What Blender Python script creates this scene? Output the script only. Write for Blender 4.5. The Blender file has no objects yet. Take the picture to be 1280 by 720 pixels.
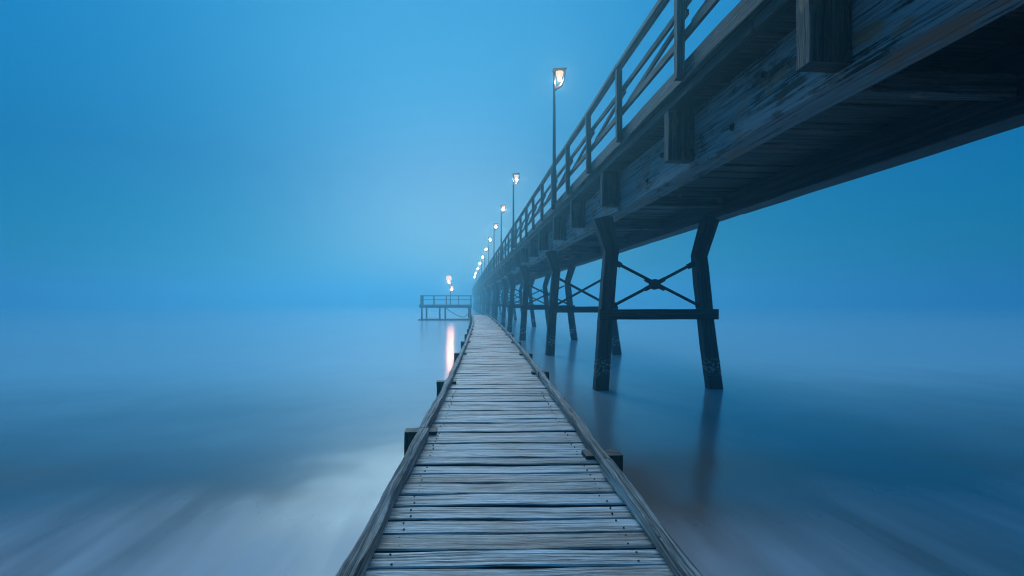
import bpy, bmesh, math, random
from mathutils import Vector, Matrix
random.seed(7)
sc = bpy.context.scene
COL = sc.collection
R = math.radians
EYE = 1.85
HEAD = math.atan(0.0847)          # the camera looks a few degrees right of the pier's own direction

# ------------------------------------------------------------------ materials
def new_mat(name):
    m = bpy.data.materials.new(name); m.use_nodes = True
    nt = m.node_tree; nt.nodes.clear()
    out = nt.nodes.new('ShaderNodeOutputMaterial')
    b = nt.nodes.new('ShaderNodeBsdfPrincipled')
    nt.links.new(b.outputs[0], out.inputs[0])
    return m, nt, b, out

def N(nt, typ, **kw):
    n = nt.nodes.new(typ)
    for k, v in kw.items():
        if k.startswith('i_'):
            key = k[2:]
            key = int(key) if key.isdigit() else key.replace('_', ' ')
            n.inputs[key].default_value = v
        else:
            setattr(n, k, v)
    return n

def ramp(nt, fac, stops, interp='LINEAR'):
    r = nt.nodes.new('ShaderNodeValToRGB')
    r.color_ramp.interpolation = interp
    el = r.color_ramp.elements
    while len(el) < len(stops): el.new(0.5)
    for e, (p, c) in zip(el, stops):
        e.position = p
        e.color = (c[0], c[1], c[2], 1) if not isinstance(c, (int, float)) else (c, c, c, 1)
    nt.links.new(fac, r.inputs[0])
    return r.outputs[0]

def math_(nt, op, a, b=None, clamp=False):
    n = nt.nodes.new('ShaderNodeMath'); n.operation = op; n.use_clamp = clamp
    for i, v in enumerate((a, b)):
        if v is None: continue
        if isinstance(v, (int, float)): n.inputs[i].default_value = v
        else: nt.links.new(v, n.inputs[i])
    return n.outputs[0]

def mix(nt, fac, a, b, mode='MIX'):
    n = nt.nodes.new('ShaderNodeMix'); n.data_type = 'RGBA'; n.blend_type = mode
    for key, v in ((0, fac), (6, a), (7, b)):
        if isinstance(v, (int, float)): n.inputs[key].default_value = v
        elif isinstance(v, tuple): n.inputs[key].default_value = (v[0], v[1], v[2], 1)
        else: nt.links.new(v, n.inputs[key])
    return n.outputs[2]

def grain_coord(nt, su, sv):
    """UV (u along the timber in metres, v round it) stretched, with a shift per timber."""
    uv = nt.nodes.new('ShaderNodeUVMap')
    geo = nt.nodes.new('ShaderNodeNewGeometry')
    oi = nt.nodes.new('ShaderNodeObjectInfo')
    sep = nt.nodes.new('ShaderNodeSeparateXYZ'); nt.links.new(uv.outputs[0], sep.inputs[0])
    comb = nt.nodes.new('ShaderNodeCombineXYZ')
    rnd = math_(nt, 'MULTIPLY', math_(nt, 'ADD', geo.outputs['Random Per Island'], oi.outputs['Random']), 57.0)
    # slow waviness of the grain
    w = N(nt, 'ShaderNodeTexNoise', i_Scale=1.0, i_Detail=1.0)
    c0 = nt.nodes.new('ShaderNodeCombineXYZ')
    nt.links.new(math_(nt, 'MULTIPLY', sep.outputs[0], 2.2), c0.inputs[0])
    nt.links.new(math_(nt, 'MULTIPLY', sep.outputs[1], 5.0), c0.inputs[1])
    nt.links.new(rnd, c0.inputs[2]); nt.links.new(c0.outputs[0], w.inputs['Vector'])
    vv = math_(nt, 'ADD', math_(nt, 'MULTIPLY', sep.outputs[1], sv), math_(nt, 'MULTIPLY', w.outputs[0], sv * 0.028))
    nt.links.new(math_(nt, 'MULTIPLY', sep.outputs[0], su), comb.inputs[0])
    nt.links.new(vv, comb.inputs[1]); nt.links.new(rnd, comb.inputs[2])
    return comb.outputs[0], geo.outputs['Random Per Island'], c0.outputs[0]

def wood(name, dark, light, su=1.6, sv=55, rough=0.55, bump=0.35, tone=0.35, cracks=0.5, patch=None, barnacle=False, spec=0.4, sh=0.0):
    m, nt, b, out = new_mat(name)
    co, rnd, slow = grain_coord(nt, su, sv)
    g = N(nt, 'ShaderNodeTexNoise', i_Scale=1.0, i_Detail=5.0, i_Roughness=0.65)
    nt.links.new(co, g.inputs['Vector'])
    fine = N(nt, 'ShaderNodeTexNoise', i_Scale=3.1, i_Detail=3.0, i_Roughness=0.6)
    nt.links.new(co, fine.inputs['Vector'])
    f = math_(nt, 'ADD', math_(nt, 'MULTIPLY', g.outputs[0], 0.62), math_(nt, 'MULTIPLY', fine.outputs[0], 0.38))
    col = ramp(nt, f, [(0.42 - sh, dark), (0.505 - sh, tuple(d * 0.6 + l * 0.4 for d, l in zip(dark, light))), (0.57 - sh, light)])
    # cracks: thin dark threads along the grain
    ck = ramp(nt, g.outputs[0], [(0.37, 0.05), (0.44, 1.0)])
    col = mix(nt, 1.0 if cracks >= 1 else cracks, col, mix(nt, 1.0, col, ck, 'MULTIPLY'))
    lg = N(nt, 'ShaderNodeTexNoise', i_Scale=0.55, i_Detail=2.5, i_Roughness=0.5)
    nt.links.new(co, lg.inputs['Vector'])
    line = ramp(nt, math_(nt, 'ABSOLUTE', math_(nt, 'SUBTRACT', lg.outputs[0], 0.5)), [(0.004, 0.0), (0.022, 1.0)])
    gate = ramp(nt, g.outputs[0], [(0.46, 1.0), (0.56, 0.15)])
    lm = math_(nt, 'MULTIPLY', math_(nt, 'SUBTRACT', 1.0, line), gate)
    # blotches, broad wear
    bl = N(nt, 'ShaderNodeTexNoise', i_Scale=0.9, i_Detail=3.0, i_Roughness=0.6)
    nt.links.new(slow, bl.inputs['Vector'])
    col = mix(nt, ramp(nt, bl.outputs[0], [(0.42, 0.0), (0.62, 0.75)]), col, mix(nt, 1.0, col, (0.62, 0.50, 0.42), 'MULTIPLY'))
    # tone per timber
    t = math_(nt, 'ADD', math_(nt, 'MULTIPLY', rnd, tone), 1.0 - tone * 0.5)
    tc = nt.nodes.new('ShaderNodeCombineColor')
    for i in range(3): nt.links.new(t, tc.inputs[i])
    col = mix(nt, 1.0, col, tc.outputs[0], 'MULTIPLY')
    col = mix(nt, math_(nt, 'MULTIPLY', ramp(nt, math_(nt, 'FRACT', math_(nt, 'MULTIPLY', rnd, 7.31)), [(0.55, 0.0), (0.9, 1.0)]), 0.8), col, mix(nt, 1.0, col, (0.80, 0.62, 0.50), 'MULTIPLY'))
    kn = N(nt, 'ShaderNodeTexVoronoi', i_Scale=0.62); nt.links.new(slow, kn.inputs['Vector'])
    col = mix(nt, ramp(nt, kn.outputs[0], [(0.03, 0.9), (0.09, 0.0)]), col, tuple(0.5 * c for c in dark))
    if patch:
        pn = N(nt, 'ShaderNodeTexNoise', i_Scale=patch[1], i_Detail=6.0, i_Roughness=0.7)
        nt.links.new(slow, pn.inputs['Vector'])
        pmix = math_(nt, 'ADD', math_(nt, 'MULTIPLY', pn.outputs[0], 0.55), math_(nt, 'MULTIPLY', f, 0.45))
        pm = ramp(nt, pmix, [(patch[2], 0.0), (patch[2] + 0.03, 1.0)])
        painted = mix(nt, ramp(nt, f, [(0.44, 0.0), (0.54, 1.0)]), tuple(0.5 * c for c in patch[0]), patch[0])
        col = mix(nt, pm, col, painted)
        rn = N(nt, 'ShaderNodeTexNoise', i_Scale=0.55, i_Detail=4.0, i_Roughness=0.55)
        nt.links.new(slow, rn.inputs['Vector'])
        col = mix(nt, ramp(nt, rn.outputs[0], [(0.56, 0.0), (0.62, 0.9)]), col, (0.40, 0.17, 0.08))
    col = mix(nt, math_(nt, 'MULTIPLY', lm, 0.9), col, tuple(0.3 * d for d in dark))
    height = math_(nt, 'SUBTRACT', f, math_(nt, 'MULTIPLY', lm, 0.5))
    if barnacle:
        tcn = nt.nodes.new('ShaderNodeNewGeometry')
        sp = nt.nodes.new('ShaderNodeSeparateXYZ'); nt.links.new(tcn.outputs['Position'], sp.inputs[0])
        vo = N(nt, 'ShaderNodeTexVoronoi', i_Scale=17.0)
        nt.links.new(tcn.outputs['Position'], vo.inputs['Vector'])
        n2 = N(nt, 'ShaderNodeTexNoise', i_Scale=5.0, i_Detail=3.0)
        nt.links.new(tcn.outputs['Position'], n2.inputs['Vector'])
        zz = math_(nt, 'ADD', sp.outputs[2], math_(nt, 'MULTIPLY', n2.outputs[0], 0.22))
        wet = ramp(nt, zz, [(0.36, 1.0), (0.46, 0.0)])
        band = math_(nt, 'MULTIPLY', ramp(nt, zz, [(0.40, 0.0), (0.48, 1.0)]), ramp(nt, zz, [(0.62, 1.0), (0.85, 0.0)]))
        col = mix(nt, wet, col, (0.012, 0.014, 0.012))
        spk = math_(nt, 'MULTIPLY', band, ramp(nt, vo.outputs[0], [(0.34, 1.0), (0.50, 0.0)]))
        spk = math_(nt, 'MULTIPLY', spk, ramp(nt, n2.outputs[0], [(0.36, 0.1), (0.50, 1.0)]))
        col = mix(nt, spk, col, (0.60, 0.44, 0.36))
        height = math_(nt, 'ADD', height, math_(nt, 'MULTIPLY', spk, 1.2))
    nt.links.new(col, b.inputs['Base Color'])
    rr = math_(nt, 'ADD', math_(nt, 'MULTIPLY', f, 0.35), rough - 0.17)
    nt.links.new(rr, b.inputs['Roughness'])
    b.inputs['Specular IOR Level'].default_value = spec
    bp = N(nt, 'ShaderNodeBump', i_Strength=bump, i_Distance=0.032)
    nt.links.new(height, bp.inputs['Height']); nt.links.new(bp.outputs[0], b.inputs['Normal'])
    return m

M = {}
M['deck'] = wood('weathered_deck_wood', (0.36, 0.335, 0.31), (0.98, 0.95, 0.91), su=1.0, sv=36, rough=0.38, bump=1.0, tone=0.45, cracks=0.6, spec=1.0, sh=0.045)
M['rail_walk'] = wood('weathered_rail_wood', (0.13, 0.11, 0.10), (0.80, 0.73, 0.67), su=0.9, sv=46, rough=0.6, bump=0.8, cracks=0.9)
M['pile_walk'] = wood('wet_block_wood_and_gap_shade', (0.022, 0.018, 0.016), (0.075, 0.06, 0.05), rough=0.6, bump=0.6)
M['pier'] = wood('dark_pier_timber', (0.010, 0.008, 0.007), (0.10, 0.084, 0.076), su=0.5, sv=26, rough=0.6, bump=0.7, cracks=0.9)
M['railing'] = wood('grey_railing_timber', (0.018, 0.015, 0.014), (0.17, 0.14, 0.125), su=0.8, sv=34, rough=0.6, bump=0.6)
M['girder'] = wood('peeling_blue_girder', (0.016, 0.013, 0.012), (0.13, 0.108, 0.092), su=0.45, sv=24, rough=0.55, bump=0.8, cracks=1.0,
                   patch=((0.30, 0.32, 0.33), 0.5, 0.45))
M['bracket'] = wood('bracket_timber', (0.014, 0.012, 0.011), (0.14, 0.115, 0.10), su=0.8, sv=24, rough=0.6, bump=0.7, patch=((0.20, 0.22, 0.23), 1.0, 0.62))
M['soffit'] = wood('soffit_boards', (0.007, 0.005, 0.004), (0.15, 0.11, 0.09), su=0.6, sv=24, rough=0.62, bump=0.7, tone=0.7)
M['leg'] = wood('tarred_pile_timber', (0.008, 0.007, 0.007), (0.065, 0.055, 0.050), su=0.7, sv=24, rough=0.55, bump=0.7, barnacle=True)
M['platform'] = wood('platform_timber', (0.03, 0.028, 0.028), (0.12, 0.11, 0.10), rough=0.6)

def plain(name, col, rough, metal=0.0, emit=None, strength=0):
    m, nt, b, out = new_mat(name)
    n = N(nt, 'ShaderNodeTexNoise', i_Scale=30.0, i_Detail=4.0)
    tc = nt.nodes.new('ShaderNodeTexCoord'); nt.links.new(tc.outputs['Object'], n.inputs['Vector'])
    c = mix(nt, ramp(nt, n.outputs[0], [(0.4, 0.0), (0.65, 0.6)]), col, tuple(0.55 * x for x in col))
    nt.links.new(c, b.inputs['Base Color'])
    b.inputs['Roughness'].default_value = rough
    b.inputs['Metallic'].default_value = metal
    bp = N(nt, 'ShaderNodeBump', i_Strength=0.2, i_Distance=0.003)
    nt.links.new(n.outputs[0], bp.inputs['Height']); nt.links.new(bp.outputs[0], b.inputs['Normal'])
    if emit:
        b.inputs['Emission Color'].default_value = (*emit, 1)
        b.inputs['Emission Strength'].default_value = strength
    return m
M['iron'] = plain('dark_iron_rod', (0.03, 0.032, 0.036), 0.55, 0.4)
M['pole'] = plain('dark_painted_pole', (0.015, 0.018, 0.022), 0.5, 0.2)
M['cap'] = plain('bronze_lamp_cap', (0.022, 0.013, 0.010), 0.5, 0.3)
M['bulb'] = plain('glowing_lens', (0.10, 0.06, 0.04), 0.4, 0.0, (1.0, 0.44, 0.22), 1.5)
M['core'] = plain('glowing_bulb', (0.10, 0.06, 0.04), 0.4, 0.0, (1.0, 0.46, 0.26), 3000)
M['core_far'] = plain('glowing_globe_bulb', (0.10, 0.06, 0.04), 0.4, 0.0, (1.0, 0.42, 0.22), 600)
M['globe'] = plain('glowing_globe', (0.10, 0.06, 0.04), 0.4, 0.0, (1.0, 0.58, 0.40), 1.7)
M['concrete'] = plain('wet_concrete', (0.12, 0.12, 0.12), 0.7)

def water_mat():
    m, nt, b, out = new_mat('long_exposure_sea')
    geo = nt.nodes.new('ShaderNodeNewGeometry')
    sep = nt.nodes.new('ShaderNodeSeparateXYZ'); nt.links.new(geo.outputs['Position'], sep.inputs[0])
    x, y = sep.outputs[0], sep.outputs[1]
    def nz(sx, sy, scale, detail, off=0.0):
        c = nt.nodes.new('ShaderNodeCombineXYZ')
        nt.links.new(math_(nt, 'MULTIPLY', x, sx), c.inputs[0])
        nt.links.new(math_(nt, 'MULTIPLY', y, sy), c.inputs[1]); c.inputs[2].default_value = off
        n = N(nt, 'ShaderNodeTexNoise', i_Scale=scale, i_Detail=detail, i_Roughness=0.5)
        nt.links.new(c.outputs[0], n.inputs['Vector']); return n.outputs[0]
    streak = nz(2.3, 0.22, 1.0, 3.0)
    blob = nz(0.45, 0.35, 1.0, 2.0, 3.7)
    blob2 = nz(0.30, 0.55, 1.0, 2.0, 9.1)
    # wash of the surf close to the shore
    yy = math_(nt, 'ADD', y, math_(nt, 'MULTIPLY', math_(nt, 'SUBTRACT', blob, 0.5), 3.0))
    near = N(nt, 'ShaderNodeMapRange'); near.interpolation_type = 'SMOOTHSTEP'
    nt.links.new(yy, near.inputs[0])
    near.inputs[1].default_value = 5.9; near.inputs[2].default_value = 4.1
    near.inputs[3].default_value = 0.0; near.inputs[4].default_value = 1.0
    wisp = nz(0.9, 0.30, 1.0, 4.0, 21.5)
    sk = math_(nt, 'ADD', math_(nt, 'MULTIPLY', streak, 0.6), math_(nt, 'MULTIPLY', wisp, 0.4))
    foam = math_(nt, 'MULTIPLY', near.outputs[0], ramp(nt, sk, [(0.35, 0.14), (0.64, 1.0)]), True)
    sand = N(nt, 'ShaderNodeMapRange'); sand.interpolation_type = 'SMOOTHSTEP'
    nt.links.new(yy, sand.inputs[0])
    sand.inputs[1].default_value = 8.5; sand.inputs[2].default_value = 5.2
    sandf = math_(nt, 'MULTIPLY', sand.outputs[0], ramp(nt, blob2, [(0.35, 0.2), (0.6, 1.0)]), True)
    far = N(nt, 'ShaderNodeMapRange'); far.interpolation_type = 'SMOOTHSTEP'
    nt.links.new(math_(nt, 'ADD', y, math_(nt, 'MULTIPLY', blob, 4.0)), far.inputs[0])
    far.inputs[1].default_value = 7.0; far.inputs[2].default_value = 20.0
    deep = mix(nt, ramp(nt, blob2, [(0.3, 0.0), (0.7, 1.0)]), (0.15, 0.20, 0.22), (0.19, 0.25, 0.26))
    deep = mix(nt, far.outputs[0], deep, (0.74, 0.86, 0.88))  # distant water paled in its colour, standing in for reflected sky brightness
    col = mix(nt, sandf, deep, (0.28, 0.16, 0.11))
    col = mix(nt, foam, col, (0.70, 0.66, 0.68))
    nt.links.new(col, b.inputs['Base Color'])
    rg = math_(nt, 'ADD', 0.17, math_(nt, 'MULTIPLY', foam, 0.4))
    nt.links.new(rg, b.inputs['Roughness'])
    b.inputs['IOR'].default_value = 1.45
    b.inputs['Specular IOR Level'].default_value = 0.5
    bn = nz(0.8, 0.5, 1.0, 2.0, 1.3)
    bp = N(nt, 'ShaderNodeBump', i_Strength=0.25, i_Distance=0.06)
    nt.links.new(bn, bp.inputs['Height']); nt.links.new(bp.outputs[0], b.inputs['Normal'])
    return m
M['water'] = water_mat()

# ------------------------------------------------------------------ mesh tools
class MB:
    def __init__(s): s.v = []; s.f = []; s.uv = []; s.alt = set(); s.altmat = None
    def timber(s, pts, w, h, jit=0.0, ch=0.008, up=(0, 0, 1), widths=None, heights=None, rnd=None):
        """a sawn timber swept along pts; w across, h along 'up'; corners chamfered, faces slightly uneven"""
        rnd = rnd or random
        pts = [Vector(p) for p in pts]; up = Vector(up).normalized()
        base = len(s.v); n = 8; L = 0.0; rings = []
        for i, p in enumerate(pts):
            a = pts[max(0, i - 1)]; c = pts[min(len(pts) - 1, i + 1)]
            t = (c - a).normalized()
            side = t.cross(up)
            if side.length < 1e-5: side = t.cross(Vector((0, 1, 0)))
            side.normalize(); u2 = side.cross(t).normalized()
            ww = (widths[i] if widths else w) / 2; hh = (heights[i] if heights else h) / 2
            cc = min(ch, ww * 0.6, hh * 0.6)
            jr = [rnd.uniform(-jit, jit) for _ in range(8)]
            q = [(-ww + cc, -hh, 0), (ww - cc, -hh, 0), (ww, -hh + cc, 1), (ww, hh - cc, 1),
                 (ww - cc, hh, 2), (-ww + cc, hh, 2), (-ww, hh - cc, 3), (-ww, -hh + cc, 3)]
            for (qx, qy, k) in q:
                s.v.append(p + side * (qx + jr[k] * 0.8) + u2 * (qy + jr[k + 4] * 0.8))
            if i: L += (p - pts[i - 1]).length
            rings.append(L)
        W, H = w, h
        per = [0, W, W, W + H, W + H, 2 * W + H, 2 * W + H, 2 * W + 2 * H, 2 * W + 2 * H]
        for i in range(len(pts) - 1):
            for k in range(8):
                a = base + i * 8 + k; b = base + i * 8 + (k + 1) % 8
                s.f.append((a, a + 8, b + 8, b)[::-1])
                s.uv.append([(rings[i], per[k]), (rings[i + 1], per[k]), (rings[i + 1], per[k + 1]), (rings[i], per[k + 1])][::-1])
        s.f.append(tuple(base + k for k in range(8))[::-1]); s.uv.append([(k * 0.01, 0.02 * k) for k in range(8)])
        e = base + (len(pts) - 1) * 8
        s.f.append(tuple(e + k for k in range(8))); s.uv.append([(k * 0.01, 0.02 * k) for k in range(8)])
        return s
    def bar(s, p0, p1, w, h, n=1, **kw):
        p0 = Vector(p0); p1 = Vector(p1)
        return s.timber([p0.lerp(p1, i / n) for i in range(n + 1)], w, h, **kw)
    def tube(s, pts, radii, n=10):
        pts = [Vector(p) for p in pts]; base = len(s.v); L = 0
        if isinstance(radii, (int, float)): radii = [radii] * len(pts)
        ref = Vector((0, 1, 0))
        for i, p in enumerate(pts):
            t = (pts[min(len(pts) - 1, i + 1)] - pts[max(0, i - 1)]).normalized()
            r = ref if abs(t.dot(ref)) < 0.95 else Vector((1, 0, 0))
            a = t.cross(r).normalized(); b = t.cross(a)
            for k in range(n):
                th = 2 * math.pi * k / n
                s.v.append(p + (a * math.cos(th) + b * math.sin(th)) * radii[i])
        for i in range(len(pts) - 1):
            for k in range(n):
                a = base + i * n + k; b = base + i * n + (k + 1) % n
                s.f.append((a, b, b + n, a + n)); s.uv.append([(i, k / n), (i, (k + 1) / n), (i + 1, (k + 1) / n), (i + 1, k / n)])
        s.f.append(tuple(base + k for k in range(n))[::-1]); s.uv.append([(0, 0)] * n)
        e = base + (len(pts) - 1) * n
        s.f.append(tuple(e + k for k in range(n))); s.uv.append([(0, 0)] * n)
        return s
    def mesh(s, name, mat, smooth=False, origin=(0, 0, 0)):
        o = Vector(origin)
        me = bpy.data.meshes.new(name)
        me.from_pydata([tuple(v - o) for v in s.v], [], s.f); me.update()
        uvl = me.uv_layers.new(name='UVMap')
        li = 0
        for f, uv in zip(s.f, s.uv):
            for c in uv:
                uvl.data[li].uv = c; li += 1
        me.materials.append(mat)
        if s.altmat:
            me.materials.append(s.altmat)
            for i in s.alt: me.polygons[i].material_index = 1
        bm = bmesh.new(); bm.from_mesh(me)
        bmesh.ops.recalc_face_normals(bm, faces=bm.faces[:]); bm.to_mesh(me); bm.free()
        if smooth:
            for p in me.polygons: p.use_smooth = True
        return me
    def build(s, name, mat, parent=None, smooth=False, loc=None):
        """loc: the object's own place; the mesh was written round (0,0,0)"""
        ob = bpy.data.objects.new(name, s.mesh(name, mat, smooth)); COL.objects.link(ob)
        if loc: ob.location = loc
        if parent: ob.parent = parent
        return ob

def thing(name, label, cat, loc=(0, 0, 0), group=None):
    o = bpy.data.objects.new(name, None); COL.objects.link(o); o.location = loc
    o.empty_display_size = 0.2
    o['label'] = label; o['category'] = cat
    if group: o['group'] = group
    return o

def copy_part(o, parent, loc=None):
    c = o.copy(); COL.objects.link(c); c.parent = parent
    if loc: c.location = loc
    return c

def copy_tree(o, parent=None):
    c = o.copy(); COL.objects.link(c); c.parent = parent
    for ch in [x for x in bpy.data.objects if x.parent == o]:
        copy_tree(ch, c)
    return c

# ------------------------------------------------------------------ water
def water():
    me = bpy.data.meshes.new('water')
    xs = [-600, -60, -20, 20, 60, 600]
    s = 600
    me.from_pydata([(-s, -s, 0), (s, -s, 0), (s, s, 0), (-s, s, 0)], [], [(0, 1, 2, 3)])
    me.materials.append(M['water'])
    o = bpy.data.objects.new('water', me); COL.objects.link(o); o['kind'] = 'structure'
    o['label'] = 'smooth blue sea blurred by a long exposure, pale surf close to the shore'
water()

# ------------------------------------------------------------------ the high pier
PEND = 176.0
PST = -7.0
pier = thing('wooden_pier', 'tall dark timber pier on splayed legs running into the fog beside the low walkway', 'pier', (0, 0, 0))

def steps(a, b, near=0.8):
    out = [a]; y = a
    while y < b:
        y += near if y < 30 else (2.5 if y < 70 else 8.0)
        out.append(min(y, b))
    return out
YS = steps(PST, PEND)
def long_timber(name, x0, x1, z0, z1, mat, jit, ch=0.012, seam=None):
    m = MB(); rnd = random.Random(hash(name) % 1000 if False else len(name) * 13 + int(z0 * 100))
    cx, cz = (x0 + x1) / 2, (z0 + z1) / 2
    if seam:      # built of butted lengths
        y = PST
        while y < PEND:
            e = min(PEND, y + seam * rnd.uniform(0.85, 1.1))
            ys = [y] + [q for q in YS if y + 0.1 < q < e - 0.1] + [e - 0.006]
            dx, dz = rnd.uniform(-0.006, 0.006), rnd.uniform(-0.006, 0.006)
            m.timber([(cx + dx, q, cz + dz) for q in ys], x1 - x0, z1 - z0, jit=jit, ch=ch, rnd=rnd)
            y = e
    else:
        m.timber([(cx, q, cz) for q in YS], x1 - x0, z1 - z0, jit=jit, ch=ch, rnd=rnd)
    return m.build(name, mat, pier)

DT = 4.73
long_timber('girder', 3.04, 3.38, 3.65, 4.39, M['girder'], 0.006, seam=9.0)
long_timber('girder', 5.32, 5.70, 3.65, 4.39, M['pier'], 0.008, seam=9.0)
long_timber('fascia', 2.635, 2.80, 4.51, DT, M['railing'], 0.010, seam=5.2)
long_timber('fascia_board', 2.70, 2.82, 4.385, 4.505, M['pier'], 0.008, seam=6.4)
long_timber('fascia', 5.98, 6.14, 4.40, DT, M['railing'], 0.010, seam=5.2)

# deck boards across the pier (seen from below under the overhang)
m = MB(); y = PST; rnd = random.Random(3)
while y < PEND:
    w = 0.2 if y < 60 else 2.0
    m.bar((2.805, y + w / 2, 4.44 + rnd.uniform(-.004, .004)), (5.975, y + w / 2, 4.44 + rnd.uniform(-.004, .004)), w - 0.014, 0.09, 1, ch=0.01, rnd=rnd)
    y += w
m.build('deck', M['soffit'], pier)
m = MB()
m.timber([(4.39, q, 4.62) for q in YS], 3.15, 0.2, jit=0.004); m.build('deck_surface', M['pier'], pier)

# soffit boards between the girders, starting past an open bay
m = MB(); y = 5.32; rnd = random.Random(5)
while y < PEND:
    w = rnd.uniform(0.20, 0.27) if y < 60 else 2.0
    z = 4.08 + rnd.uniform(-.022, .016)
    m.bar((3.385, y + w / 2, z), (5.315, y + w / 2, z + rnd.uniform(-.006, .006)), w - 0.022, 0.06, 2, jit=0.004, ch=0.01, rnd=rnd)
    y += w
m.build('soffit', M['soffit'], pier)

# cross beams
mb = MB(); mb.bar((-0.963, 0, 0), (0.963, 0, 0), 0.16, 0.22, 4, jit=0.005, ch=0.012)
cb = mb.build('cross_beam', M['bracket'], pier, loc=(4.35, 5.2, 3.95))
y = 11.4
while y < 150:
    copy_part(cb, pier, (4.35, y, 3.90)); y += 3.6

# brackets
def bracket_mesh(seed):
    m = MB(); r = random.Random(seed)
    m.timber([(0, 0, z) for z in (-0.33, -0.1, 0.12, 0.325)], 0.345, 0.20, jit=0.004, ch=0.012, up=(0, 1, 0), rnd=r)
    # bolt heads
    return m
bk = [bracket_mesh(s).build('bracket', M['bracket'], pier, loc=(2.863, yy, 4.055)) for s, yy in enumerate((1.15, 4.37, 7.46))]
def bolt(parent, x, y, z, r=0.016):
    m = MB(); m.tube([(x, y, z), (x, y - 0.012, z), (x, y - 0.02, z)], [r * 1.5, r * 1.5, r * 0.8], 10)
    return m.build('bolt', M['iron'], parent, smooth=False)
for b in bk:
    bolt(b, 0.135, -0.1, -0.2); bolt(b, 0.13, -0.1, 0.1)
for (yy, zz) in ((3.05, 4.22), (3.2, 3.86), (5.6, 4.15), (6.3, 3.84), (8.6, 4.1), (9.3, 3.86), (12.6, 4.1)):
    m_ = MB(); m_.tube([(0, 0, 0), (-0.012, 0, 0), (-0.014, 0, 0), (-0.034, 0, 0)], [0.045, 0.045, 0.024, 0.022], 12)
    m_.build('bolt', M['iron'], pier, loc=(3.036, yy, zz))
ys = [11.08, 14.3, 17.1, 20.5, 23.4, 26.9, 30.3]
while ys[-1] < 165: ys.append(ys[-1] + 3.25)
for i, yy in enumerate(ys):
    copy_part(bk[i % 3], pier, (2.863, yy, 4.055))

# railing posts: 100 along the near edge at most
def post_Y(inv):                       # inv = 1/(offset from vanishing point) at the rail's distance
    return inv
posts = [-0.6, 2.6, 6.72, 9.42, 11.75]
while posts[-1] < 168: posts.append(posts[-1] + 2.36)
RX = 2.66
def post_mesh(seed):
    m = MB(); r = random.Random(seed)
    m.timber([(0, 0, z) for z in (-0.20, 0.0, 0.3, 0.65, 1.0)], 0.095, 0.115, jit=0.004, ch=0.010, up=(0, 1, 0), rnd=r)
    return m
p0 = [post_mesh(s).build('railing_post', M['railing'], pier, loc=(RX - 0.075, posts[s], DT)) for s in range(4)]
for i, yy in enumerate(posts[4:]):
    c = copy_part(p0[i % 4], pier, (RX - 0.075, yy, DT))
    c.rotation_euler = (random.uniform(-.012, .012), random.uniform(-.012, .012), random.choice((0, math.pi)))
# rails: each rail continuous, made of lengths meeting at the posts
def rail(name, z, w, h, x, seed, skew=0.0):
    m = MB(); r = random.Random(seed); zz = {}
    prev = z + r.uniform(-0.012, 0.012)
    for a, b in zip(posts[:-1], posts[1:]):
        nx = z + r.uniform(-0.016, 0.016)
        m.bar((x + r.uniform(-.004, .004), a - 0.02, DT + prev), (x, b + 0.02, DT + nx), w, h, 4 if a < 30 else 1, jit=0.003 if a < 60 else 0, ch=0.007, rnd=r)
        prev = nx
    return m.build(name, M['railing'], pier)
rail('top_rail', 1.035, 0.12, 0.07, RX - 0.07, 1)
rail('middle_rail', 0.68, 0.045, 0.085, RX - 0.004, 2)
rail('lower_rail', 0.33, 0.045, 0.105, RX - 0.004, 3)
m = MB(); r = random.Random(9)
for a, b in zip(posts[:-1], posts[1:]):
    m.bar((RX + 0.046, a + 0.05, DT + 0.66 + r.uniform(-.02, .02)), (RX + 0.046, b - 0.12, DT + 0.42 + r.uniform(-.02, .02)), 0.04, 0.075, 2, ch=0.006, rnd=r)
m.build('diagonal_brace', M['railing'], pier)

# bents (the splayed leg frames)
def leg_mb(pts, widths, seed, thick=0.29):
    r = random.Random(seed); m = MB()
    P = []; Wd = []
    for i in range(len(pts) - 1):
        n = 5 if (Vector(pts[i]) - Vector(pts[i + 1])).length > 1 else 2
        for k in range(n):
            t = k / n
            P.append(Vector(pts[i]).lerp(Vector(pts[i + 1]), t)); Wd.append(widths[i] * (1 - t) + widths[i + 1] * t)
    P.append(Vector(pts[-1])); Wd.append(widths[-1])
    m.timber(P, widths[-1], thick, jit=0.007, ch=0.022, up=(0, 1, 0), widths=Wd, heights=[thick] * len(P), rnd=r)
    return m

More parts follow.
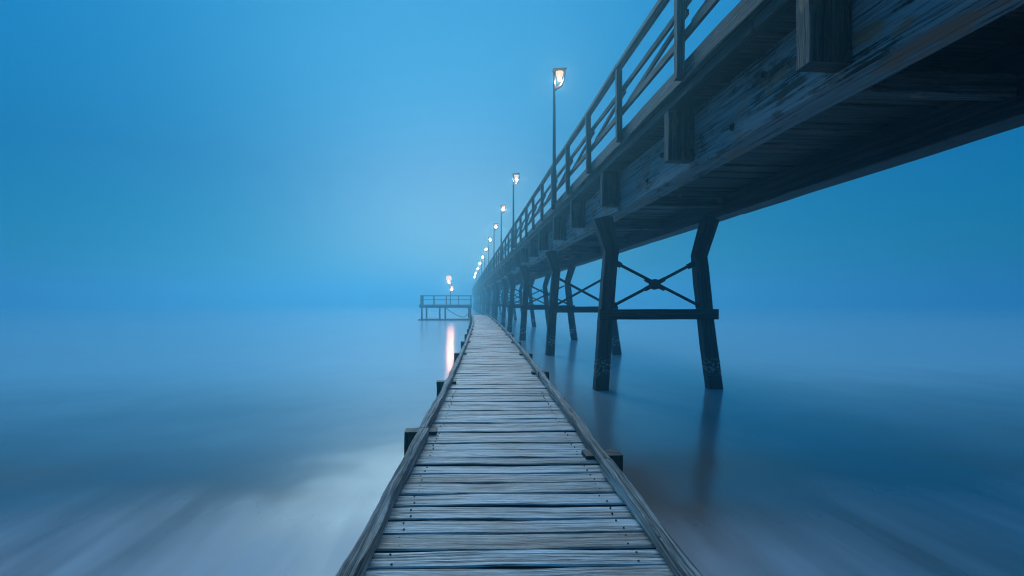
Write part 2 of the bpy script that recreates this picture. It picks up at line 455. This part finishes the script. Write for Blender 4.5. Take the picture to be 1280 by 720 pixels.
def make_bent(seed, y, double, top_drop=0.0, dx=(0, 0)):
    """local coordinates: x as the pier's, z from the water"""
    b = bpy.data.objects.new('bent', None); COL.objects.link(b); b.parent = pier; b.location = (0, y, 0)
    a, c = dx
    leg_mb([(2.93 + a, 0, 3.65), (3.12 + a, 0, 2.93), (2.99 + a, 0, 1.4), (2.86 + a, 0, -0.7)], [0.40, 0.275, 0.275, 0.30], seed).build('leg', M['leg'], b)
    leg_mb([(5.30 + c, 0, 3.65), (5.05 + c, 0, 2.84), (5.20 + c, 0, 1.4), (5.48 + c, 0, -0.7)], [0.32, 0.27, 0.285, 0.31], seed + 1).build('leg', M['leg'], b)
    m = MB(); m.bar((2.82 + a, -0.20, 1.60), (5.38 + c, -0.20, 1.60), 0.09, 0.215, 6, jit=0.006, ch=0.012); m.build('tie_beam', M['leg'], b)
    for side in ((-0.10, 0.12) if double else (-0.03,)):
        m = MB()
        UL, UR, LL, LR = (3.24 + a, side, 2.68), (4.88 + c, side, 2.66), (3.14 + a, side, 1.76), (5.08 + c, side, 1.76)
        for q0, q1, s in ((UL, LR, 0.0), (LL, UR, 0.045)):
            q0 = Vector(q0) + Vector((0, s, 0)); q1 = Vector(q1) + Vector((0, s, 0))
            m.bar(q0, q1, 0.035, 0.062, 4, up=(0, 0, 1), ch=0.008)
        if not double:
            c0 = Vector((4.07 + (a + c) / 2, side + 0.02, 2.235))
            m.tube([c0 + Vector((0, -0.055, 0)), c0 + Vector((0, -0.05, 0)), c0 + Vector((0, 0.05, 0)), c0 + Vector((0, 0.055, 0))], [0.10, 0.115, 0.115, 0.10], 12)
            for q0, q1 in ((UL, c0), (LR, c0), (LL, c0), (UR, c0)):
                q0 = Vector(q0); q1 = Vector(q1); d = (q1 - q0).normalized()
                m.bar(q0 - d * 0.06, q0 + d * 0.10, 0.10, 0.11, 1, up=(0, 0, 1), ch=0.02)
                m.bar(q1 - d * 0.24, q1 - d * 0.06, 0.07, 0.09, 1, up=(0, 0, 1), ch=0.02)
        m.build('cross_brace', M['iron'], b)
    return b
b1 = make_bent(1, 12.0, False)
b2 = make_bent(11, 20.0, True, dx=(0.12, 0.02))
b3 = make_bent(21, 28.0, True, dx=(-0.02, 0.06))
y = 35.9; i = 0
while y < 170:
    c = copy_tree(b2 if i % 2 else b3, pier); c.location = (0, y, 0); y += 7.9; i += 1
c = copy_tree(b3, pier); c.location = (0, 3.9 - 7.5, 0)

# ------------------------------------------------------------------ lamps along the railing
LAMPH = 8.28 - 4.60
def make_lamp(label, loc):
    t = thing('street_lamp', label, 'street lamp', loc, 'lamps along the pier railing')
    H = LAMPH
    m = MB(); m.tube([(0, 0, 0), (0, 0, 0.9), (0, 0, 0.95), (0, 0, H - 0.4), (0, 0, H - 0.02)], [0.07, 0.066, 0.05, 0.034, 0.028], 12)
    m.build('pole', M['pole'], t, smooth=True)
    m = MB(); m.tube([(0.0, 0, H - 0.56), (0.08, 0, H - 0.48), (0.20, 0, H - 0.40), (0.27, 0, H - 0.24), (0.31, 0, H - 0.03)], [0.026, 0.03, 0.04, 0.022, 0.02], 8)
    m.build('bracket_arm', M['pole'], t, smooth=True)
    m = MB()
    m.bar((-0.05, 0, H + 0.01), (0.33, 0, H + 0.05), 0.24, 0.045, 2, ch=0.015)
    m.build('lamp_cap', M['cap'], t)
    # lens: a bowl under the cap
    m = MB(); cx = 0.15
    m.tube([(cx, 0, H - 0.21), (cx, 0, H - 0.19), (cx, 0, H - 0.12), (cx, 0, H - 0.06), (cx, 0, H - 0.022)], [0.03, 0.06, 0.085, 0.10, 0.105], 16)
    ln = m.build('lens', M['bulb'], t, smooth=True)
    m = MB(); m.tube([(cx, 0, H - 0.265), (cx, 0, H - 0.255), (cx, 0, H - 0.235), (cx, 0, H - 0.215), (cx, 0, H - 0.208)], [0.008, 0.022, 0.030, 0.022, 0.010], 12)
    m.build('bulb', M['core'], ln, smooth=True)
    return t
LX = 2.52
lampY = [15.85, 28.9, 38.2, 47.2, 57.0, 67.5, 79.0, 92.0, 106.0, 122.0, 140.0]
lampLabels = [
    'lit lamp on the tallest-looking dark pole, first along the pier railing, under a bronze cap',
    'second lit street lamp along the pier railing, the next one beyond the tallest-looking pole',
    'third lit street lamp counted along the pier railing',
    'fourth lit street lamp counted along the pier railing, between the third and the fifth',
    'fifth lit street lamp along the pier railing, paled by fog',
    'sixth street lamp along the pier railing, a small bright dot on a faint pole',
    'seventh street lamp along the pier railing, its thin pole washed out by fog',
    'eighth street lamp along the pier railing, faint in the fog',
    'ninth street lamp along the pier railing, very faint in the fog',
    'tenth street lamp along the pier railing, almost lost in the fog',
    'last street lamp of the pier railing, eleventh along, only a ghost in the fog',
]
L0 = make_lamp(lampLabels[0], (LX, lampY[0], 4.60))
for lab, yy in zip(lampLabels[1:], lampY[1:]):
    c = copy_tree(L0); c.location = (LX, yy, 4.60); c['label'] = lab
    c.rotation_euler[2] = random.uniform(-0.2, 0.2)

# ------------------------------------------------------------------ the low walkway
WT = 0.60                                     # top of its boards above the water
PATH = [(-2, 0.05), (0, 0.13), (2.63, 0.25), (7.2, 0.45), (9.6, 0.55), (17.3, 0.83), (30, 1.20), (41, 1.42), (60, 1.58), (80, 1.6)]
def wx(y):
    for (a, xa), (b, xb) in zip(PATH[:-1], PATH[1:]):
        if y <= b:
            i = PATH.index((a, xa))
            # Catmull-Rom
            pm = PATH[max(0, i - 1)][1]; pn = PATH[min(len(PATH) - 1, i + 2)][1]
            ya = PATH[max(0, i - 1)][0]; yb = PATH[min(len(PATH) - 1, i + 2)][0]
            t = (y - a) / (b - a); d = b - a
            m0 = (xb - pm) / max(b - ya, 1e-3) * d; m1 = (pn - xa) / max(yb - a, 1e-3) * d
            return (2*t**3-3*t**2+1)*xa + (t**3-2*t**2+t)*m0 + (-2*t**3+3*t**2)*xb + (t**3-t**2)*m1
    return PATH[-1][1]
def wdir(y):
    return (wx(y + 0.2) - wx(y - 0.2)) / 0.4
WEND = 57.5
walk = thing('low_walkway', 'narrow low walkway of weathered grey boards just above the water, running straight into the fog', 'walkway', (0, 0, 0))
m = MB(); rnd = random.Random(11); y = -1.5; NAILS = []
HWID = 0.715
while y < WEND:
    w = rnd.uniform(0.19, 0.255)
    gap = rnd.uniform(0.014, 0.032)
    n = 22 if y < 9 else (8 if y < 20 else 3)
    sk = rnd.uniform(-0.012, 0.012) - 0.012
    tilt = rnd.uniform(-0.004, 0.004); dz = rnd.uniform(-0.006, 0.005)
    ph = [rnd.uniform(0, 6.28) for _ in range(4)]
    cx = wx(y); s = wdir(y)
    if y < 8: NAILS.append((y + w / 2, cx, s))
    lx = -HWID - rnd.uniform(0, .015); rx = HWID + rnd.uniform(0, .015)
    base = len(m.v)
    prof = [(-0.5, -0.085), (-0.5, -0.008), (-0.46, 0.0), (-0.15, 0.0015), (0.15, 0.0015), (0.46, 0.0), (0.5, -0.008), (0.5, -0.085)]
    per = [0]
    for (a, b), (c, d) in zip(prof[:-1], prof[1:]): per.append(per[-1] + math.hypot((c - a) * w, d - b))
    per.append(per[-1] + w)
    for i in range(n + 1):
        xx = lx + (rx - lx) * i / n
        f = 0.0022 * math.sin(xx * 4.1 + ph[0]) + 0.0022 * math.sin(xx * 11 + ph[1])
        g = 0.0022 * math.sin(xx * 3.7 + ph[2]) + 0.0022 * math.sin(xx * 13 + ph[3])
        zz = 0.003 * math.sin(xx * 5 + ph[1])
        for (py, pz) in prof:
            e = f if py < 0 else g
            k = 1.0 if abs(py) > 0.4 else 0.3
            yy = y + w / 2 + py * (w - gap) + e * k + sk * xx - s * xx
            m.v.append(Vector((cx + xx, yy, WT + pz + dz + zz + tilt * xx + rnd.uniform(-.0008, .0008))))
    P = len(prof)
    for i in range(n):
        for k in range(P):
            a = base + i * P + k; b = base + i * P + (k + 1) % P
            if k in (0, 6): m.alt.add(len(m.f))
            m.f.append((a, b, b + P, a + P))
            u0 = (rx - lx) * i / n; u1 = (rx - lx) * (i + 1) / n
            m.uv.append([(u0, per[k]), (u0, per[k + 1]), (u1, per[k + 1]), (u1, per[k])])
    m.f.append(tuple(base + k for k in range(P))); m.uv.append([(0, 0)] * P)
    m.f.append(tuple(base + n * P + k for k in range(P))); m.uv.append([(0, 0)] * P)
    y += w
m.altmat = M['pile_walk']; deck_ob = m.build('deck', M['deck'], walk)  # plank sides get the darker wood, painting shade into the gaps
nm = MB(); rn_ = random.Random(77); y = -1.4
for (yy, cx_, sl_) in NAILS:
    for sx in (-0.60, 0.60):
        for k in (-0.05, 0.05):
            px, py = sx + rn_.uniform(-.015, .015), yy + k + rn_.uniform(-.008, .008)
            nm.tube([(cx_ + px, py - sl_ * px - 0.012 * px, WT - 0.01), (cx_ + px, py - sl_ * px - 0.012 * px, WT + 0.0065)], 0.0055, 7)
nl = nm.build('nails', M['iron'], walk); nl['kind'] = 'stuff'
# edge rails
for side in (-1, 1):
    r = random.Random(40 + side); m = MB(); y = -1.5
    while y < WEND:
        e = min(WEND, y + r.uniform(2.6, 4.2) if y > 0 else 5.35 - 0.6 * (side + 1))
        step = 0.16 if y < 12 else 0.6
        n = max(2, int((e - y) / step)); ph = r.uniform(0, 6)
        pts = []; W_ = []; H_ = []
        dzz = r.uniform(-.006, .006)
        for i in range(n + 1):
            q = y + (e - 0.008 - y) * i / n
            wob = 0.006 * math.sin(q * 1.9 + ph) + 0.004 * math.sin(q * 5.3 + ph)
            pts.append((wx(q) + side * (0.732 + wob), q, WT + 0.062 + dzz + 0.005 * math.sin(q * 2.7 + ph)))
            W_.append(0.074 + 0.010 * math.sin(q * 2.3 + ph * 2)); H_.append(0.085 + 0.006 * math.sin(q * 3.1 + ph))
        m.timber(pts, 0.088, 0.085, jit=0.003, ch=0.005, widths=W_, heights=H_, rnd=r)
        y = e
    m.build('edge_rail', M['rail_walk'], walk)
    # stringers below
    m = MB(); r = random.Random(60 + side)
    pts = []; q = -1.5
    while q < WEND: pts.append((wx(q) + side * 0.60, q, WT - 0.13)); q += 1.0
    m.timber(pts, 0.09, 0.16, jit=0.004); m.build('stringer', M['pile_walk'], walk)
# piles
def pile_mesh(seed):
    r = random.Random(seed); m = MB()
    m.timber([(0, 0, z) for z in (-0.7, 0.0, 0.3, 0.5, WT + 0.035)], 0.30, 0.19, jit=0.004, ch=0.006, up=(0, 1, 0), rnd=r)
    return m
pl = [5.55, 8.95, 13.9]; pr = [4.58, 10.05, 13.6]
while pl[-1] < WEND - 3: pl.append(pl[-1] + 4.1); pr.append(pr[-1] + 4.1)
pl.insert(0, 1.9); pr.insert(0, 0.9)
pk = None
for side, lst in ((-1, pl), (1, pr)):
    for i, q in enumerate(lst):
        loc = (wx(q) + side * 0.78, q, 0)
        if pk is None: pk = pile_mesh(3).build('pile', M['pile_walk'], walk, loc=loc)
        else:
            c = copy_part(pk, walk, loc); c.rotation_euler = (0, 0, math.pi if i % 2 else 0)

# ------------------------------------------------------------------ far platform
def cam_to_world(u, yc):      # only used to write down where the platform stands (metres)
    xc = (u - 640) / 720 * yc
    return xc * math.cos(HEAD) + yc * math.sin(HEAD), -xc * math.sin(HEAD) + yc * math.cos(HEAD)
PX0, PX1 = -4.43, 0.90; PY = 60.2; PD = 2.6     # x extent, front edge, depth
plat = thing('fishing_platform', 'low railed landing platform on posts, pale blue in the fog left of the walkway', 'platform', (0, 0, 0))
PT = 1.62
m = MB()
m.timber([(PX0 - 0.15 + (PX1 - PX0 + 0.15) * i / 6, PY + PD / 2, PT - 0.06) for i in range(7)], PD, 0.12, jit=0.006); m.build('deck', M['platform'], plat)
m = MB()
m.bar((PX0 - 0.1, PY + 0.06, PT - 0.23), (PX1, PY + 0.06, PT - 0.23), 0.14, 0.20, 4, jit=0.005); m.build('edge_beam', M['platform'], plat)
pm_ = MB(); pm_.timber([(0, 0, z) for z in (-0.6, 0.4, 1.28)], 0.17, 0.17, jit=0.005, up=(0, 1, 0)); lg = None
for (x, yy) in ((PX0 + 0.15, PY + 0.15), (PX0 + 0.5, PY + 2.3), (PX0 + 2.0, PY + 0.15), (PX0 + 2.5, PY + 2.3), (PX1 - 0.15, PY + 0.15), (PX1 - 0.3, PY + 2.3)):
    lg = pm_.build('leg', M['platform'], plat, loc=(x, yy, 0)) if lg is None else copy_part(lg, plat, (x, yy, 0))
pm_ = MB(); pm_.bar((0, 0, 0.0), (0, 0, 0.93), 0.075, 0.075, 1, up=(0, 1, 0)); ps = None
pp = [(PX0 + 0.05 + k * 1.3, PY + 0.05) for k in range(5)] + [(PX0 + 0.05 + k * 1.3, PY + PD - 0.06) for k in range(5)] + [(PX0 + 0.05, PY + 1.3), (PX0 + 0.3, PY + 0.05)]
for (x, yy) in pp:
    ps = pm_.build('railing_post', M['platform'], plat, loc=(x, yy, PT)) if ps is None else copy_part(ps, plat, (x, yy, PT))
for zr, h in ((0.93, 0.07), (0.52, 0.05)):
    for a, b in (((PX0, PY + 0.05), (PX1, PY + 0.05)), ((PX0, PY + PD - 0.06), (PX1, PY + PD - 0.06)), ((PX0 + 0.05, PY), (PX0 + 0.05, PY + PD))):
        m = MB(); m.bar((a[0], a[1], PT + zr), (b[0], b[1], PT + zr), 0.09, h, 2); m.build('rail', M['platform'], plat)
m = MB()
pts = [(PX0 + 2.65 + 1.9 * t, PY + 0.1, PT - 0.35 - 0.95 * (1 - (1 - t) ** 1.7)) for t in [i / 8 for i in range(9)]]
m.tube(pts + [(PX0 + 4.9, PY + 0.1, 0.62)], 0.035, 8); m.build('mooring_cable', M['iron'], plat, smooth=True)
m = MB(); m.timber([(PX0 - 0.2 + (PX1 - PX0) * i / 6, PY + PD / 2 - 0.1, -0.02) for i in range(7)], PD + 0.6, 0.28, jit=0.02, ch=0.04); m.build('footing_slab', M['concrete'], plat)

# lamp of the platform: two lit globes on one post
tl = thing('twin_lamp', 'twin globe lamp with a wide warm glow above the far platform', 'lamp', (-1.36, 61.6, PT))
m = MB(); m.tube([(0, 0, 0), (0, 0, 2.3)], [0.05, 0.035], 10); m.build('pole', M['pole'], tl, smooth=True)
m = MB(); m.tube([(-0.20, 0, 2.66), (-0.1, 0, 2.40), (0, 0, 2.25), (0.14, 0, 2.02), (0.16, 0, 1.95)], 0.025, 8); m.build('lamp_arm', M['pole'], tl, smooth=True)
def globe(x, z, r):
    bm = bmesh.new(); bmesh.ops.create_uvsphere(bm, u_segments=20, v_segments=12, radius=r)
    me = bpy.data.meshes.new('globe'); bm.to_mesh(me); bm.free(); me.materials.append(M['globe'])
    for p in me.polygons: p.use_smooth = True
    o = bpy.data.objects.new('globe', me); COL.objects.link(o); o.parent = tl; o.location = (x, 0, z)
    m = MB(); m.tube([(0, 0, -r - 0.15), (0, 0, -r - 0.12), (0, 0, -r - 0.07), (0, 0, -r - 0.02), (0, 0, -r)], [0.02, 0.05, 0.07, 0.05, 0.02], 12)
    m.build('bulb', M['core_far'], o, smooth=True)
    return o
globe(-0.16, 2.78, 0.30); globe(0.16, 1.83, 0.14)

# ------------------------------------------------------------------ haze
def haze(top, dens):
    s = 606
    me = bpy.data.meshes.new('haze')
    bm = bmesh.new(); bmesh.ops.create_cube(bm, size=1.0)
    for v in bm.verts:
        v.co.x *= 2 * s; v.co.y *= 2 * s
        v.co.z = top if v.co.z > 0 else -1.7
    bm.to_mesh(me); bm.free()
    mt = bpy.data.materials.new('haze_air'); mt.use_nodes = True; nt = mt.node_tree; nt.nodes.clear()
    out = nt.nodes.new('ShaderNodeOutputMaterial'); pv = nt.nodes.new('ShaderNodeVolumePrincipled')
    pv.inputs['Color'].default_value = (0.26, 0.70, 0.88, 1)
    pv.inputs['Density'].default_value = dens
    pv.inputs['Density Attribute'].default_value = ''
    pv.inputs['Anisotropy'].default_value = 0.79
    nt.links.new(pv.outputs[0], out.inputs['Volume'])
    me.materials.append(mt)
    o = bpy.data.objects.new('haze', me); COL.objects.link(o); o['kind'] = 'stuff'
    o['label'] = 'thin blue sea fog filling the air'
haze(12.5, 0.0094)

# ------------------------------------------------------------------ sky and sun
SUN_EL, SUN_AZ = R(33), R(-3)          # azimuth measured from +Y towards +X
w = bpy.data.worlds.new('World'); sc.world = w; w.use_nodes = True
nt = w.node_tree; nt.nodes.clear()
out = nt.nodes.new('ShaderNodeOutputWorld'); bg = nt.nodes.new('ShaderNodeBackground')
sky = nt.nodes.new('ShaderNodeTexSky'); sky.sky_type = 'NISHITA'; sky.sun_disc = False
sky.sun_elevation = SUN_EL; sky.sun_rotation = SUN_AZ
sky.air_density = 1.6; sky.dust_density = 0.0; sky.ozone_density = 3.5
tint = mix(nt, 1.0, sky.outputs[0], (0.002, 0.50, 0.88), 'MULTIPLY')
tcw = nt.nodes.new('ShaderNodeTexCoord'); spw = nt.nodes.new('ShaderNodeSeparateXYZ')
nt.links.new(tcw.outputs['Generated'], spw.inputs[0])      # elevation grade put into the sky colour: dimmed low, lifted at the zenith
tint = mix(nt, 1.0, tint, ramp(nt, spw.outputs[2], [(0.0, (0.5, 0.47, 0.53)), (0.22, (0.6, 0.58, 0.64)), (0.45, (1.05, 1.30, 1.16)), (1.0, (1.4, 1.4, 1.4))]), 'MULTIPLY')
# glow added to the sky to light the haze over the pier's far end
gd = Vector((math.sin(R(-2)), math.cos(R(-2)), math.sin(R(1.5)))).normalized()
dp = nt.nodes.new('ShaderNodeVectorMath'); dp.operation = 'DOT_PRODUCT'
nt.links.new(tcw.outputs['Generated'], dp.inputs[0]); dp.inputs[1].default_value = gd
sd = nt.nodes.new('ShaderNodeVectorMath'); sd.operation = 'DOT_PRODUCT'      # added dimming of the sky round the sun, evens out its aureole
nt.links.new(tcw.outputs['Generated'], sd.inputs[0])
sd.inputs[1].default_value = Vector((math.sin(SUN_AZ) * math.cos(SUN_EL), math.cos(SUN_AZ) * math.cos(SUN_EL), math.sin(SUN_EL)))
sun_dim = math_(nt, 'SUBTRACT', 1.0, math_(nt, 'MULTIPLY', math_(nt, 'POWER', math_(nt, 'MAXIMUM', sd.outputs['Value'], 0.0), 6.0), 0.5))
vc = nt.nodes.new('ShaderNodeCombineColor')
for i in range(3): nt.links.new(sun_dim, vc.inputs[i])
tint = mix(nt, 1.0, tint, vc.outputs[0], 'MULTIPLY')
lobe = math_(nt, 'POWER', math_(nt, 'MAXIMUM', dp.outputs['Value'], 0.0), 42.0)
lc = nt.nodes.new('ShaderNodeCombineColor')
for i, k in enumerate((2.6, 2.7, 2.6)): nt.links.new(math_(nt, 'MULTIPLY', lobe, k), lc.inputs[i])
tint = mix(nt, 1.0, tint, lc.outputs[0], 'ADD')
nt.links.new(tint, bg.inputs[0]); bg.inputs[1].default_value = 0.10
nt.links.new(bg.outputs[0], out.inputs[0])
sl = bpy.data.lights.new('sun', 'SUN'); sl.energy = 1.5; sl.angle = R(36); sl.color = (0.60, 0.86, 1.0)
so = bpy.data.objects.new('sun', sl); COL.objects.link(so); so.location = (0, 0, 30)
d = Vector((math.sin(SUN_AZ) * math.cos(SUN_EL), math.cos(SUN_AZ) * math.cos(SUN_EL), math.sin(SUN_EL)))
so.rotation_euler = (-d).to_track_quat('-Z', 'Y').to_euler()

# ------------------------------------------------------------------ camera
cam = bpy.data.cameras.new('camera'); co = bpy.data.objects.new('camera', cam); COL.objects.link(co)
cam.sensor_width = 36; cam.lens = 36 * 720 / 1280
cam.shift_y = 18 / 1280
cam.clip_start = 0.05; cam.clip_end = 3000
co.location = (0, 0, EYE); co.rotation_euler = (R(90), 0, -HEAD)
sc.camera = co

sc.render.engine = 'CYCLES'
cy = sc.cycles
cy.max_bounces = 8; cy.diffuse_bounces = 3; cy.glossy_bounces = 3; cy.volume_bounces = 3
cy.use_denoising = True
cy.use_adaptive_sampling = False
cy.filter_width = 1.15
cy.sample_clamp_indirect = 4.0
sc.view_settings.view_transform = 'Standard'; sc.view_settings.look = 'None'
sc.view_settings.gamma = 1.0; sc.view_settings.exposure = 0.0
